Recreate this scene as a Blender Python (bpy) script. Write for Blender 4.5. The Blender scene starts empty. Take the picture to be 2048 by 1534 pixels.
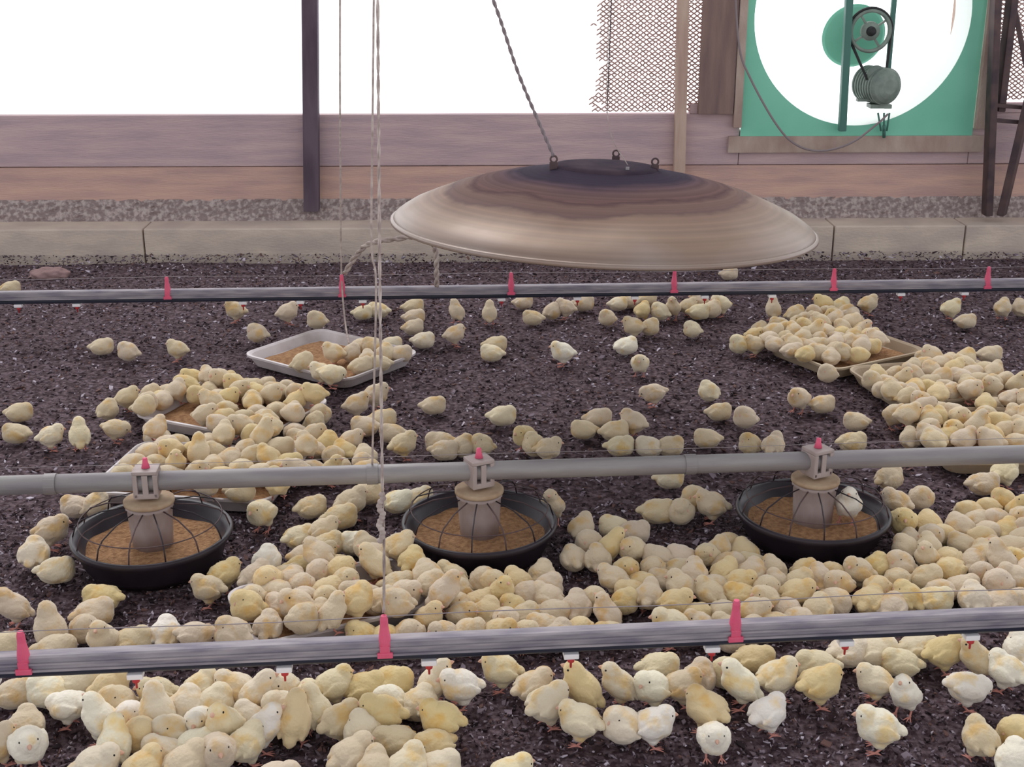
import bpy, bmesh, math, random
from mathutils import Vector, Matrix, Euler
random.seed(7)
PI = math.pi
sc = bpy.context.scene
# ------------------------------------------------------------ camera
F_PX = 2600.0
PITCH = math.atan(902 / F_PX)
CAM_H = 1.28
cam_d = bpy.data.cameras.new('camera')
cam_d.sensor_width = 36.0
cam_d.lens = 36.0 * F_PX / 2048
cam_d.clip_end = 200
cam = bpy.data.objects.new('camera', cam_d)
sc.collection.objects.link(cam)
cam.location = (0, 0, CAM_H)
cam.rotation_euler = (PI / 2 - PITCH, 0, 0)
sc.camera = cam
# ------------------------------------------------------------ world: bright hazy daylight, strongest beyond the open wall
wd = bpy.data.worlds.new('world'); sc.world = wd; wd.use_nodes = True
nt = wd.node_tree; nt.nodes.clear()
out = nt.nodes.new('ShaderNodeOutputWorld'); bg = nt.nodes.new('ShaderNodeBackground')
tc = nt.nodes.new('ShaderNodeTexCoord'); sep = nt.nodes.new('ShaderNodeSeparateXYZ')
mr = nt.nodes.new('ShaderNodeMapRange'); mr.inputs['From Min'].default_value = -0.3; mr.inputs['From Max'].default_value = 0.95
mr.inputs['To Min'].default_value = 1.25; mr.inputs['To Max'].default_value = 2.2
nt.links.new(tc.outputs['Generated'], sep.inputs[0]); nt.links.new(sep.outputs['Y'], mr.inputs['Value'])
mz = nt.nodes.new('ShaderNodeMapRange'); mz.inputs['From Min'].default_value = 0.15; mz.inputs['From Max'].default_value = 0.9
mz.inputs['To Min'].default_value = 1.0; mz.inputs['To Max'].default_value = 0.30
nt.links.new(sep.outputs['Z'], mz.inputs['Value'])
mm = nt.nodes.new('ShaderNodeMath'); mm.operation = 'MULTIPLY'
nt.links.new(mr.outputs[0], mm.inputs[0]); nt.links.new(mz.outputs[0], mm.inputs[1])
nt.links.new(mm.outputs[0], bg.inputs['Strength'])
bg.inputs['Color'].default_value = (0.97, 0.98, 1.0, 1)
nt.links.new(bg.outputs[0], out.inputs[0])
sun_d = bpy.data.lights.new('sun', 'SUN'); sun_d.energy = 1.5; sun_d.angle = math.radians(30); sun_d.color = (1, 0.98, 0.95)
sun = bpy.data.objects.new('sun', sun_d); sc.collection.objects.link(sun)
sun.rotation_euler = (math.radians(-38), math.radians(-12), 0)
sc.view_settings.view_transform = 'Standard'; sc.view_settings.look = 'None'
sc.view_settings.gamma = 1; sc.view_settings.use_curve_mapping = False
sc.view_settings.exposure = 0.0

# ------------------------------------------------------------ helpers
C = sc.collection
CP, SP = math.cos(PITCH), math.sin(PITCH)
CAMV = Vector((0, 0, CAM_H))
def ray(px, py):
    a = (px - 1024) / F_PX; b = (py - 767) / F_PX
    return Vector((a, CP - b * SP, -SP - b * CP))
def atz(px, py, z=0.0):
    d = ray(px, py); return CAMV + d * ((z - CAM_H) / d.z)
def aty(px, py, y):
    d = ray(px, py); return CAMV + d * (y / d.y)
def proj(p):
    v = p - CAMV; f = v.y * CP - v.z * SP; u = v.y * SP + v.z * CP
    return (1024 + F_PX * v.x / f, 767 - F_PX * u / f)
WS = 0.021
def wallp(px, py, off=0.0):          # point on the plane of the back wall boards, off metres in front
    d = ray(px, py); k = 5.58 - off
    return CAMV + d * (k / (d.y - WS * d.x))
def srgb(r, g, b):
    def c(v):
        v /= 255.0
        return v / 12.92 if v <= .04045 else ((v + .055) / 1.055) ** 2.4
    return (c(r), c(g), c(b), 1)

def mat(name, col, rough=.7, metal=0.0, col2=None, scale=8.0, stretch=(1, 1, 1), bump=0.0, bscale=60, sheen=0, fac=(.35, .65), detail=6, spec=.3):
    m = bpy.data.materials.new(name); m.use_nodes = True
    t = m.node_tree; b = t.nodes['Principled BSDF']
    b.inputs['Roughness'].default_value = rough; b.inputs['Metallic'].default_value = metal
    b.inputs['Specular IOR Level'].default_value = spec
    b.inputs['Base Color'].default_value = col
    tcn = t.nodes.new('ShaderNodeTexCoord'); mp = t.nodes.new('ShaderNodeMapping'); mp.inputs['Scale'].default_value = stretch
    t.links.new(tcn.outputs['Object'], mp.inputs[0])
    if col2:
        n = t.nodes.new('ShaderNodeTexNoise'); n.inputs['Scale'].default_value = scale; n.inputs['Detail'].default_value = detail
        r = t.nodes.new('ShaderNodeMapRange'); r.inputs['From Min'].default_value = fac[0]; r.inputs['From Max'].default_value = fac[1]
        mx = t.nodes.new('ShaderNodeMix'); mx.data_type = 'RGBA'
        mx.inputs[6].default_value = col; mx.inputs[7].default_value = col2
        t.links.new(mp.outputs[0], n.inputs[0]); t.links.new(n.outputs[0], r.inputs[0]); t.links.new(r.outputs[0], mx.inputs[0])
        t.links.new(mx.outputs[2], b.inputs['Base Color'])
    if bump:
        n2 = t.nodes.new('ShaderNodeTexNoise'); n2.inputs['Scale'].default_value = bscale; n2.inputs['Detail'].default_value = 4
        bp = t.nodes.new('ShaderNodeBump'); bp.inputs['Strength'].default_value = bump; bp.inputs['Distance'].default_value = .01
        t.links.new(mp.outputs[0], n2.inputs[0]); t.links.new(n2.outputs[0], bp.inputs['Height']); t.links.new(bp.outputs[0], b.inputs['Normal'])
    if sheen:
        b.inputs['Sheen Weight'].default_value = sheen; b.inputs['Sheen Roughness'].default_value = .5
    return m

def add_mesh(bm, dst_mat=None): pass
def obj(name, bm, m, parent=None, smooth=False, kind=None, label=None):
    me = bpy.data.meshes.new(name); bm.normal_update(); bm.to_mesh(me); bm.free()
    for mm in (m if isinstance(m, (list, tuple)) else [m]): me.materials.append(mm)
    if smooth:
        for p in me.polygons: p.use_smooth = True
    o = bpy.data.objects.new(name, me); C.objects.link(o)
    if parent: o.parent = parent
    if kind: o['kind'] = kind
    if label: o['label'] = label
    return o
def tag(o, label, cat, group=None, kind=None):
    o['label'] = label; o['category'] = cat
    if group: o['group'] = group
    if kind: o['kind'] = kind
    return o
def empty(name, loc, rz=0):
    o = bpy.data.objects.new(name, None); C.objects.link(o); o.location = loc; o.rotation_euler = (0, 0, rz)
    o.empty_display_size = .05
    return o
def box(bm, c, s, M=None, bev=0.0):
    r = bmesh.ops.create_cube(bm, size=1)
    vs = r['verts']
    bmesh.ops.scale(bm, vec=s, verts=vs)
    if bev:
        es = list({e for v in vs for e in v.link_edges})
        rr = bmesh.ops.bevel(bm, geom=es, offset=bev, segments=2, affect='EDGES', profile=.6)
        vs = list({v for f in rr['faces'] for v in f.verts} | {v for v in vs if v.is_valid})
    bmesh.ops.translate(bm, vec=c, verts=vs)
    if M is not None: bmesh.ops.transform(bm, matrix=M, verts=vs)
    return vs
def tube(bm, pts, r, n=8, caps=True):
    pts = [Vector(p) for p in pts]
    rs = r if isinstance(r, (list, tuple)) else [r] * len(pts)
    rings = []
    ref = Vector((0, 0, 1))
    for i, p in enumerate(pts):
        d = (pts[min(i + 1, len(pts) - 1)] - pts[max(i - 1, 0)]).normalized()
        a = ref - d * ref.dot(d)
        if a.length < .05: a = Vector((1, 0, 0)) - d * d.x
        a.normalize(); b = d.cross(a); ref = a
        rings.append([bm.verts.new(p + (a * math.cos(2 * PI * k / n) + b * math.sin(2 * PI * k / n)) * rs[i]) for k in range(n)])
    for i in range(len(rings) - 1):
        for k in range(n):
            bm.faces.new((rings[i][k], rings[i][(k + 1) % n], rings[i + 1][(k + 1) % n], rings[i + 1][k]))
    if caps:
        bm.faces.new(rings[0][::-1]); bm.faces.new(rings[-1])
def lathe(bm, prof, n=48, M=None, closed=False, ang=None):
    rings = []; vs = []
    for r, z in prof:
        if r < 1e-6:
            v = bm.verts.new((0, 0, z)); rings.append([v] * n); vs.append(v)
        else:
            ring = [bm.verts.new((r * math.cos(2 * PI * k / n), r * math.sin(2 * PI * k / n), z)) for k in range(n)]
            rings.append(ring); vs += ring
    prs = list(zip(rings, rings[1:])) + ([(rings[-1], rings[0])] if closed else [])
    for a, b in prs:
        for k in range(n):
            q = [a[k], a[(k + 1) % n], b[(k + 1) % n], b[k]]
            q = [v for i, v in enumerate(q) if v not in q[:i]]
            if len(q) > 2: bm.faces.new(q)
    if M is not None: bmesh.ops.transform(bm, matrix=M, verts=vs)
    return vs
def smooth_path(pts, n=6):
    pts = [Vector(p) for p in pts]; o = []
    for i in range(len(pts) - 1):
        p0 = pts[max(i - 1, 0)]; p1 = pts[i]; p2 = pts[i + 1]; p3 = pts[min(i + 2, len(pts) - 1)]
        for k in range(n):
            t = k / n
            o.append(.5 * ((2 * p1) + (-p0 + p2) * t + (2 * p0 - 5 * p1 + 4 * p2 - p3) * t * t + (-p0 + 3 * p1 - 3 * p2 + p3) * t ** 3))
    o.append(pts[-1]); return o

# ------------------------------------------------------------ materials
M_LITTER = mat('dark_litter', srgb(62, 44, 50), .95, col2=srgb(118, 100, 108), scale=75, bump=1.0, bscale=110, fac=(.42, .68))
M_FLAKE = [mat('flake_dark', srgb(104, 90, 98), .9), mat('flake_mid', srgb(140, 126, 138), .9), mat('flake_pale', srgb(196, 186, 200), .85), mat('flake_black', srgb(42, 30, 36), .95), mat('flake_brown', srgb(110, 82, 78), .9)]
M_BOARD = mat('weathered_pink_board', srgb(200, 174, 176), .85, col2=srgb(178, 156, 164), scale=3.0, stretch=(1, 1, 9), bump=.35, bscale=25)
M_BOARD2 = mat('reddish_board', srgb(210, 174, 160), .85, col2=srgb(186, 154, 150), scale=3.0, stretch=(1, 1, 9), bump=.35, bscale=25)
M_RUBBLE = mat('gritty_mortar', srgb(144, 128, 128), .95, col2=srgb(188, 174, 172), scale=60, bump=1.0, bscale=70, fac=(.45, .62))
M_CURB = mat('concrete_curb', srgb(220, 204, 190), .9, col2=srgb(196, 180, 172), scale=5, stretch=(1, 1, 2.5), bump=.25, bscale=50)
M_POST = mat('dark_painted_post', srgb(104, 90, 102), .8, col2=srgb(84, 70, 82), scale=6, stretch=(3, 3, .6), bump=.2)
M_LATH = mat('beige_lath', srgb(200, 176, 162), .8, col2=srgb(176, 148, 136), scale=8, stretch=(3, 3, .5), bump=.2)
M_BROWN = mat('brown_plank', srgb(142, 118, 112), .85, col2=srgb(118, 98, 96), scale=5, stretch=(5, 5, .6), bump=.3)
M_FRAME = mat('grey_wood_frame', srgb(186, 168, 158), .85, col2=srgb(164, 140, 132), scale=6, stretch=(2, 2, 1), bump=.3)
M_GREEN = mat('green_fan_paint', srgb(132, 206, 180), .5, col2=srgb(118, 194, 168), scale=3)
M_GREEND = mat('green_strut_paint', srgb(74, 118, 108), .5)
M_STEEL = mat('dark_steel', srgb(70, 58, 64), .6, metal=.2, col2=srgb(98, 78, 78), scale=14)
M_GALV = mat('galvanised_tube', srgb(156, 152, 152), .55, metal=.25, col2=srgb(138, 132, 136), scale=9, stretch=(.6, 3, 3), bump=.08)
M_RAIL = mat('dull_aluminium_rail', srgb(168, 160, 166), .7, metal=.0, col2=srgb(126, 120, 134), scale=22, stretch=(.5, 3, 3), bump=.1)
M_PIPE = mat('dark_blue_pipe', srgb(44, 46, 62), .4)
M_RED = mat('red_plastic', srgb(226, 104, 134), .5, col2=srgb(216, 84, 118), scale=20)
M_NWHITE = mat('white_plastic', srgb(240, 236, 240), .4)
M_NRED = mat('red_nipple', srgb(190, 60, 66), .5)
M_CORD = mat('dusty_cord', srgb(186, 172, 166), .95, col2=srgb(150, 134, 130), scale=60)
M_CABLE = mat('grey_cable', srgb(136, 124, 128), .7)
M_WIRE = mat('thin_steel_wire', srgb(160, 150, 155), .5, metal=.4)
M_BLACK = mat('black_pan_plastic', srgb(38, 32, 40), .35, col2=srgb(52, 44, 52), scale=14, spec=.3)
M_HOP = mat('dusty_hopper_plastic', srgb(172, 158, 156), .5, col2=srgb(140, 118, 114), scale=14, stretch=(1, 1, .5))
M_LID = mat('tan_feed_lid', srgb(178, 156, 132), .8, col2=srgb(160, 132, 108), scale=30)
M_FEED = mat('tan_crumb_feed', srgb(184, 142, 104), .95, col2=srgb(146, 106, 76), scale=90, bump=.8, bscale=200)
M_TRAY = mat('white_feed_tray', srgb(220, 212, 216), .45, col2=srgb(176, 166, 166), scale=7)
M_TRAYC = mat('cream_feed_tray', srgb(192, 174, 150), .5, col2=srgb(166, 146, 124), scale=7)
M_MOTOR = mat('grey_motor_paint', srgb(138, 150, 142), .5, col2=srgb(112, 124, 118), scale=20)
M_BLACKRUB = mat('black_rubber', srgb(46, 46, 48), .6)
M_MESH = mat('washed_rusty_wire', srgb(200, 168, 162), .7, col2=srgb(160, 128, 122), scale=40)  # wire colour lightened so the mesh looks washed out by glare
M_BEAK = mat('horn_beak', srgb(214, 170, 150), .5)
M_LEG = mat('pink_leg', srgb(206, 142, 132), .6)
M_EYE = mat('black_eye', srgb(22, 16, 18), .2)

def hood_material():
    m = bpy.data.materials.new('sooty_brooder_metal'); m.use_nodes = True
    t = m.node_tree; b = t.nodes['Principled BSDF']; N = t.nodes.new; L = t.links.new
    tcn = N('ShaderNodeTexCoord'); s = N('ShaderNodeSeparateXYZ'); L(tcn.outputs['Object'], s.inputs[0])
    cx = N('ShaderNodeCombineXYZ'); L(s.outputs[0], cx.inputs[0]); L(s.outputs[1], cx.inputs[1])
    ln = N('ShaderNodeVectorMath'); ln.operation = 'LENGTH'; L(cx.outputs[0], ln.inputs[0])
    nz = N('ShaderNodeTexNoise'); nz.inputs['Scale'].default_value = 3.8; nz.inputs['Detail'].default_value = 5; L(tcn.outputs['Object'], nz.inputs[0])
    mul = N('ShaderNodeMath'); mul.operation = 'MULTIPLY_ADD'; L(nz.outputs[0], mul.inputs[0]); mul.inputs[1].default_value = .15; shf = N('ShaderNodeMath'); shf.operation = 'ADD'; shf.inputs[1].default_value = .055; L(ln.outputs['Value'], shf.inputs[0]); L(shf.outputs[0], mul.inputs[2])
    cr = N('ShaderNodeValToRGB'); L(mul.outputs[0], cr.inputs[0])
    e = cr.color_ramp.elements
    e[0].position = .33; e[0].color = srgb(56, 48, 62)
    e[1].position = .36; e[1].color = srgb(84, 66, 74)
    for p, c in ((.40, (100, 78, 78)), (.435, (104, 80, 78)), (.445, (88, 66, 68)), (.465, (112, 88, 82)), (.495, (104, 78, 74)), (.505, (94, 70, 68)), (.52, (124, 98, 86)), (.60, (132, 108, 92)), (.68, (152, 136, 130))):
        k = e.new(p); k.color = srgb(*c)
    # fine ring scoring
    wv = N('ShaderNodeTexNoise'); wv.noise_dimensions = '1D'; wv.inputs['Scale'].default_value = 60; wv.inputs['Detail'].default_value = 3
    L(ln.outputs['Value'], wv.inputs['W'])
    mr = N('ShaderNodeMapRange'); mr.inputs['From Min'].default_value = .3; mr.inputs['From Max'].default_value = .7; mr.inputs['To Min'].default_value = .86; mr.inputs['To Max'].default_value = 1.1
    L(wv.outputs[0], mr.inputs[0])
    mx = N('ShaderNodeVectorMath'); mx.operation = 'SCALE'; L(cr.outputs[0], mx.inputs[0]); L(mr.outputs[0], mx.inputs['Scale'])
    L(mx.outputs[0], b.inputs['Base Color'])
    for nm_, a_, c_ in (('Metallic', 0.0, .22), ('Roughness', .9, .38), ('Specular IOR Level', .05, .4)):   # matt soot, shinier metal outwards
        q = N('ShaderNodeMapRange'); q.inputs['From Min'].default_value = .44; q.inputs['From Max'].default_value = .62
        q.inputs['To Min'].default_value = a_; q.inputs['To Max'].default_value = c_; L(mul.outputs[0], q.inputs['Value']); L(q.outputs[0], b.inputs[nm_])
    return m
M_HOOD = hood_material()

def chick_material(name, use_attr):
    m = bpy.data.materials.new(name); m.use_nodes = True
    t = m.node_tree; b = t.nodes['Principled BSDF']; N = t.nodes.new; L = t.links.new
    tcn = N('ShaderNodeTexCoord')
    if use_attr:
        at = N('ShaderNodeAttribute'); at.attribute_name = 'tint'; colout = at.outputs['Color']
        vec = tcn.outputs['Object']
    else:
        oi = N('ShaderNodeObjectInfo'); colout = oi.outputs['Color']
        ad = N('ShaderNodeVectorMath'); ad.operation = 'ADD'; sc_ = N('ShaderNodeVectorMath'); sc_.operation = 'SCALE'
        L(oi.outputs['Location'], sc_.inputs[0]); sc_.inputs['Scale'].default_value = 3.0
        L(tcn.outputs['Object'], ad.inputs[0]); L(sc_.outputs[0], ad.inputs[1]); vec = ad.outputs[0]
    n = N('ShaderNodeTexNoise'); n.inputs['Scale'].default_value = 26; n.inputs['Detail'].default_value = 3; L(vec, n.inputs[0])
    r = N('ShaderNodeMapRange'); r.inputs['From Min'].default_value = .52; r.inputs['From Max'].default_value = .68; L(n.outputs[0], r.inputs[0])
    mx = N('ShaderNodeMix'); mx.data_type = 'RGBA'; L(r.outputs[0], mx.inputs[0]); L(colout, mx.inputs[6])
    mul = N('ShaderNodeMix'); mul.data_type = 'RGBA'; mul.blend_type = 'MULTIPLY'; mul.inputs[0].default_value = 1
    L(colout, mul.inputs[6]); mul.inputs[7].default_value = (.97, .80, .52, 1)
    L(mul.outputs[2], mx.inputs[7])
    n2 = N('ShaderNodeTexNoise'); n2.inputs['Scale'].default_value = 260; n2.inputs['Detail'].default_value = 3; L(vec, n2.inputs[0])
    bp = N('ShaderNodeBump'); bp.inputs['Strength'].default_value = .55; bp.inputs['Distance'].default_value = .0022
    L(n2.outputs[0], bp.inputs['Height']); L(bp.outputs[0], b.inputs['Normal'])
    L(mx.outputs[2], b.inputs['Base Color'])
    b.inputs['Roughness'].default_value = .95; b.inputs['Specular IOR Level'].default_value = .05
    b.inputs['Sheen Weight'].default_value = .35; b.inputs['Sheen Roughness'].default_value = .45
    return m
M_DOWN = chick_material('chick_down', False)
M_DOWNA = chick_material('chick_down_crowd', True)

# ------------------------------------------------------------ wall frame
WROT = Matrix.Rotation(math.atan(WS), 4, 'Z')
def wmat(off=0.0): return Matrix.Translation((0, 5.58, 0)) @ WROT
WM = wmat()
WI = WM.inverted()
def wl(px, py, off=0.0):             # wall local coordinates (u, -off, z)
    return WI @ wallp(px, py, off)
def zw(py, off=0.0): return wallp(1024, py, off).z
def wbox(bm, u0, u1, y0, y1, z0, z1, bev=0.0): return box(bm, ((u0 + u1) / 2, (y0 + y1) / 2, (z0 + z1) / 2), (u1 - u0, y1 - y0, z1 - z0), None, bev)
def wobj(name, bm, m, parent=None, **k):
    o = obj(name, bm, m, parent, **k)
    if parent is None: o.matrix_world = WM
    return o

# floor: uneven deep litter
from mathutils import noise
bm = bmesh.new()
nx, ny = 340, 250
X0, X1, Y0, Y1 = -3.6, 3.6, .9, 5.75
def gh(x, y):
    return .007 * noise.noise(Vector((x * 3, y * 3, 0))) + .0035 * noise.noise(Vector((x * 16, y * 16, 3))) - .006
grid = [[bm.verts.new((X0 + (X1 - X0) * i / nx, Y0 + (Y1 - Y0) * j / ny, 0)) for i in range(nx + 1)] for j in range(ny + 1)]
for row in grid:
    for v in row:
        z = gh(v.co.x, v.co.y)
        if v.co.y > 5.24 + WS * v.co.x: z -= .055 * min(1, (v.co.y - 5.24 - WS * v.co.x) / .10)   # dip at the curb foot, deepened to make the dark shadow strip
        v.co.z = z + .003 * random.random()
for j in range(ny):
    for i in range(nx): bm.faces.new((grid[j][i], grid[j][i + 1], grid[j + 1][i + 1], grid[j + 1][i]))
obj('floor', bm, M_LITTER, kind='structure', smooth=True)
# loose shavings
bm = bmesh.new()
def flakes(n, x0, x1, y0, y1, smin, smax):
    for _ in range(n):
        x = random.uniform(x0, x1); y = random.uniform(y0, y1)
        if abs(x) > .40 * y * 1.15 + .25: continue
        L = random.uniform(smin, smax); W = L * random.uniform(.25, .7); T = random.uniform(.001, .003)
        M = Matrix.Translation((x, y, gh(x, y) + .003)) @ Euler((random.uniform(-.7, .7), random.uniform(-.6, .6), random.uniform(0, 6.28))).to_matrix().to_4x4()
        v = [bm.verts.new(M @ Vector(c)) for c in ((-L / 2, random.uniform(-.6, .1) * W, 0), (random.uniform(-.1, .4) * L, -W / 2, 0), (L / 2, random.uniform(-.1, .5) * W, 0), (random.uniform(-.3, .2) * L, W / 2, 0))]
        w = [bm.verts.new(q.co + Vector((0, 0, T))) for q in v]
        mi = random.choices(range(5), (34, 20, 8, 26, 12))[0]
        fs = [bm.faces.new(w), bm.faces.new(v[::-1])] + [bm.faces.new((v[i], v[(i + 1) % 4], w[(i + 1) % 4], w[i])) for i in range(4)]
        for f in fs: f.material_index = mi
flakes(52000, -2.4, 2.4, 1.6, 5.4, .004, .015)
flakes(4000, -2.4, 2.4, 1.6, 5.4, .015, .028)
flakes(24000, -1.2, 1.2, 1.5, 2.8, .003, .009)
o = obj('wood_shavings', bm, M_FLAKE)
tag(o, 'dark purplish litter of wood shavings with pale flecks covering the floor', 'litter', kind='stuff')

# curb, mortar band, boards
bm = bmesh.new(); cuts = [-3.4, -1.55, -.02, 1.36, 1.92, 2.75, 3.6]
zc = zw(455, .2)
for a, b in zip(cuts, cuts[1:]): wbox(bm, a + .003, b - .003, -.2, .05, -.12, zc, .006)
wobj('baseboard_back', bm, M_CURB, kind='structure')
bm = bmesh.new(); z1 = zw(400)
v0 = None
N = 260
rows = []
for j in range(9):
    rr = []
    for i in range(N + 1):
        u = -3.4 + 7.0 * i / N; z = zc - .01 + (z1 + .02 - zc) * j / 8
        d = -.045 + .04 * j / 8 + .012 * (random.random() - .5)
        rr.append(bm.verts.new((u, d, z)))
    rows.append(rr)
for j in range(8):
    for i in range(N): bm.faces.new((rows[j][i], rows[j][i + 1], rows[j + 1][i + 1], rows[j + 1][i]))
wobj('trim_1', bm, M_RUBBLE, kind='structure')
zs, zt = zw(330), zw(228)
bm = bmesh.new()
wbox(bm, -3.4, 3.6, -.004, .04, z1 - .03, zs - .003, .004)
wobj('wall_back', bm, M_BOARD2, kind='structure')
bm = bmesh.new(); wbox(bm, -3.4, wl(1482, 200).x, -.010, .04, zs, zt, .004); wbox(bm, wl(1482, 200).x + .002, wl(1948, 200).x - .002, -.010, .04, zs, zw(262), .004); wbox(bm, wl(1948, 200).x, 3.6, -.010, .04, zs, zt, .004)
wobj('trim_2', bm, M_BOARD, kind='structure')
# wall under and around the fan
uF0 = wl(1482, 200).x; uF1 = wl(1948, 200).x
bm = bmesh.new()
wbox(bm, wl(1378, 240).x, uF0 - .02, -.014, .035, zt + .001, zw(208), .003); wbox(bm, uF1 + .02, 3.6, -.014, .035, zt + .001, zw(208), .003)
wobj('trim_3', bm, M_BOARD, kind='structure')
bm = bmesh.new()
wbox(bm, uF0 - .05, uF1 + .05, -.035, -.0145, zw(305), zw(272), .003)
wobj('trim_4', bm, M_FRAME, kind='structure')

# posts
def post(px0, px1, pybot, off, depth, m, label, name='wooden_post', cat='post', z1=2.2, zb=None, pyref=None, lean=0.0):
    a = wl(px0, pyref or pybot, off); b = wl(px1, pyref or pybot, off)
    bm = bmesh.new(); wbox(bm, a.x, b.x, -off, -off + depth, a.z if zb is None else zb, z1, .003)
    for v in bm.verts: v.co.x += lean * (v.co.z - a.z)
    return tag(wobj(name, bm, m), label, cat)
zcurb = zc + .001
post(607, 637, 424, .08, .06, M_POST, 'dark grey square wooden post standing on the concrete curb, left of the hood', z1=2.4, lean=.042)
post(1349, 1371, 334, .06, .045, M_LATH, 'slim beige upright lath at the right end of the wire mesh', 'wooden_lath', 'lath', zb=zcurb, lean=-.02)
post(1396, 1466, 240, .045, .03, M_BROWN, 'wide dark brown upright plank left of the green fan', 'wooden_plank', 'plank', zb=zt + .002)
# distant post outside, behind the opening
# wire mesh in the opening
def wire_mesh(u0, u1, z0, z1, label, glare_cut=True):
    bm = bmesh.new(); cw, ch, r = .026, .019, .0030
    j = 0; z = z0
    while z < z1:
        u = u0 - (cw / 2 if j % 2 else 0)
        while u < u1:
            frac = (u - u0) / (u1 - u0)
            keep = (not glare_cut) or frac > -.02 + .20 * (.5 + .5 * noise.noise(Vector((u * 9, z * 9, 5)))) + .12 * noise.noise(Vector((u * 40, z * 40, 1)))  # left wires dropped, standing in for glare that hides them
            if keep:
                jx = lambda: random.uniform(-.0035, .0035)
                a = Vector((u, jx(), z)); b = Vector((u + cw / 2, jx(), z + ch / 2 + jx())); c = Vector((u + cw, 0, z)); d = Vector((u + cw / 2, 0, z - ch / 2 + jx()))
                for p, q in ((a, b), (b, c)): tube(bm, (p, q), r, 4, False)
            u += cw
        z += ch / 2; j += 1
    return bm
zw0 = zt + .01
bm = wire_mesh(wl(1172, 200).x, wl(1394, 200).x, zw0, 1.28, '')
o = wobj('wire_mesh', bm, M_MESH); o.matrix_world = WM @ Matrix.Translation((0, -.002, 0))
tag(o, 'rusty pinkish wire mesh panel its ragged left edge imitating glare, above the boards', 'wire mesh')
bm = wire_mesh(wl(1978, 200).x, 2.75, zw(206) + .01, 1.28, '', False)
o = wobj('wire_mesh', bm, M_MESH)
tag(o, 'wire mesh behind the dark steel struts at the right edge', 'wire mesh')
bm = bmesh.new(); pa, pb = wl(1222, 0, .01), wl(1214, 226, .01)
tube(bm, (Vector((pa.x + .01, -.012, 1.6)), Vector((pb.x, -.012, pb.z))), .0024, 6)
tag(wobj('steel_wire', bm, M_STEEL), 'thin dark upright wire crossing the pinkish mesh panel', 'wire')

# ------------------------------------------------------------ exhaust fan
fc = wl(1728, 31, .03); FR = .452
def bar(bm, a, b, w, d):
    a = Vector(a); b = Vector(b); v = b - a; M = Matrix.Translation((a + b) / 2) @ v.to_track_quat('Z', 'Y').to_matrix().to_4x4()
    box(bm, (0, 0, 0), (w, d, v.length), M, min(w, d) * .15)
fan = empty('exhaust_fan', (0, 0, 0)); fan.matrix_world = WM @ Matrix.Translation((fc.x, -.02, zw(272)))
tag(fan, 'big green exhaust fan with round opening in the back wall', 'fan')
hz = fc.z - zw(272)
bm = bmesh.new(); hw = (uF1 - uF0) / 2; hc = (uF0 + uF1) / 2 - fc.x
n = 96; inner = []; outer = []; innb = []
for k in range(n):
    a = 2 * PI * k / n; c, s = math.cos(a), math.sin(a)
    inner.append(bm.verts.new((c * FR, 0, hz + s * FR))); innb.append(bm.verts.new((c * FR * .97, .16, hz + s * FR * .97)))
    t = min(hw / max(abs(c), 1e-6), (hz) / max(abs(s), 1e-6)); x = c * t + hc * 1; z = s * t
    outer.append(bm.verts.new((x, -.004, hz + z)))
for cx_, cz_ in ((hw + hc, hz), (-hw + hc, hz), (-hw + hc, -hz), (hw + hc, -hz)):
    v_ = min(outer, key=lambda q: (q.co.x - cx_) ** 2 + (q.co.z - hz - cz_) ** 2); v_.co.x = cx_; v_.co.z = hz + cz_
for k in range(n):
    j = (k + 1) % n
    bm.faces.new((outer[k], inner[k], inner[j], outer[j])); bm.faces.new((inner[k], innb[k], innb[j], inner[j])).material_index = 1
obj('fan_housing', bm, [M_GREEN, mat('glare_white_ring', srgb(236, 244, 240), .4)], fan, smooth=False)  # venturi ring off-white, outdoor glare put into its colour
def inwall(px, py, off=.05):
    p = wl(px, py, off); return Vector((p.x - fc.x, p.y + .02, p.z - zw(272)))
bm = bmesh.new(); wd_ = .05
box(bm, (0, 0, 0), (.03, .02, 1.5)); a = inwall(1684, 262, .06); b = inwall(1699, -20, .06)
bm.free(); bm = bmesh.new()
def bar(bm, a, b, w, d):
    a = Vector(a); b = Vector(b); v = b - a; M = Matrix.Translation((a + b) / 2) @ v.to_track_quat('Z', 'Y').to_matrix().to_4x4()
    box(bm, (0, 0, 0), (w, d, v.length), M, min(w, d) * .15)
top = b + (b - a) * 1.3
bar(bm, a, top, .036, .03)
obj('front_strut', bm, M_GREEND, fan)
bm = bmesh.new(); a = inwall(1774, 165, .02); b = inwall(1790, -20, .02); bar(bm, a, b + (b - a) * 2.4, .020, .02)
obj('rear_strut', bm, M_GREEND, fan)
bm = bmesh.new(); p1 = inwall(1600, 243, -.1); p2 = inwall(1770, 243, -.1); bar(bm, (p1.x, .1, p1.z), (p2.x, .1, p1.z), .012, .012)
obj('lower_crossbar', bm, M_MOTOR, fan)
hub = inwall(1740, 62, .05)
RX = Matrix.Rotation(PI / 2, 4, 'X')
bm = bmesh.new(); lathe(bm, [(.074, .012), (.088, .014), (.082, .004), (.088, -.006), (.074, -.004)], 40, Matrix.Translation(hub) @ RX, closed=True)
lathe(bm, [(0, .016), (.038, .014), (.04, -.006), (0, -.008)], 24, Matrix.Translation(hub) @ RX)
for k in range(4):
    a_ = k * PI / 2 + .6; bar(bm, hub + Vector((math.cos(a_) * .036, 0, math.sin(a_) * .036)), hub + Vector((math.cos(a_) * .078, 0, math.sin(a_) * .078)), .016, .008)
pul = obj('pulley', bm, M_MOTOR, fan, smooth=True)
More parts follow.
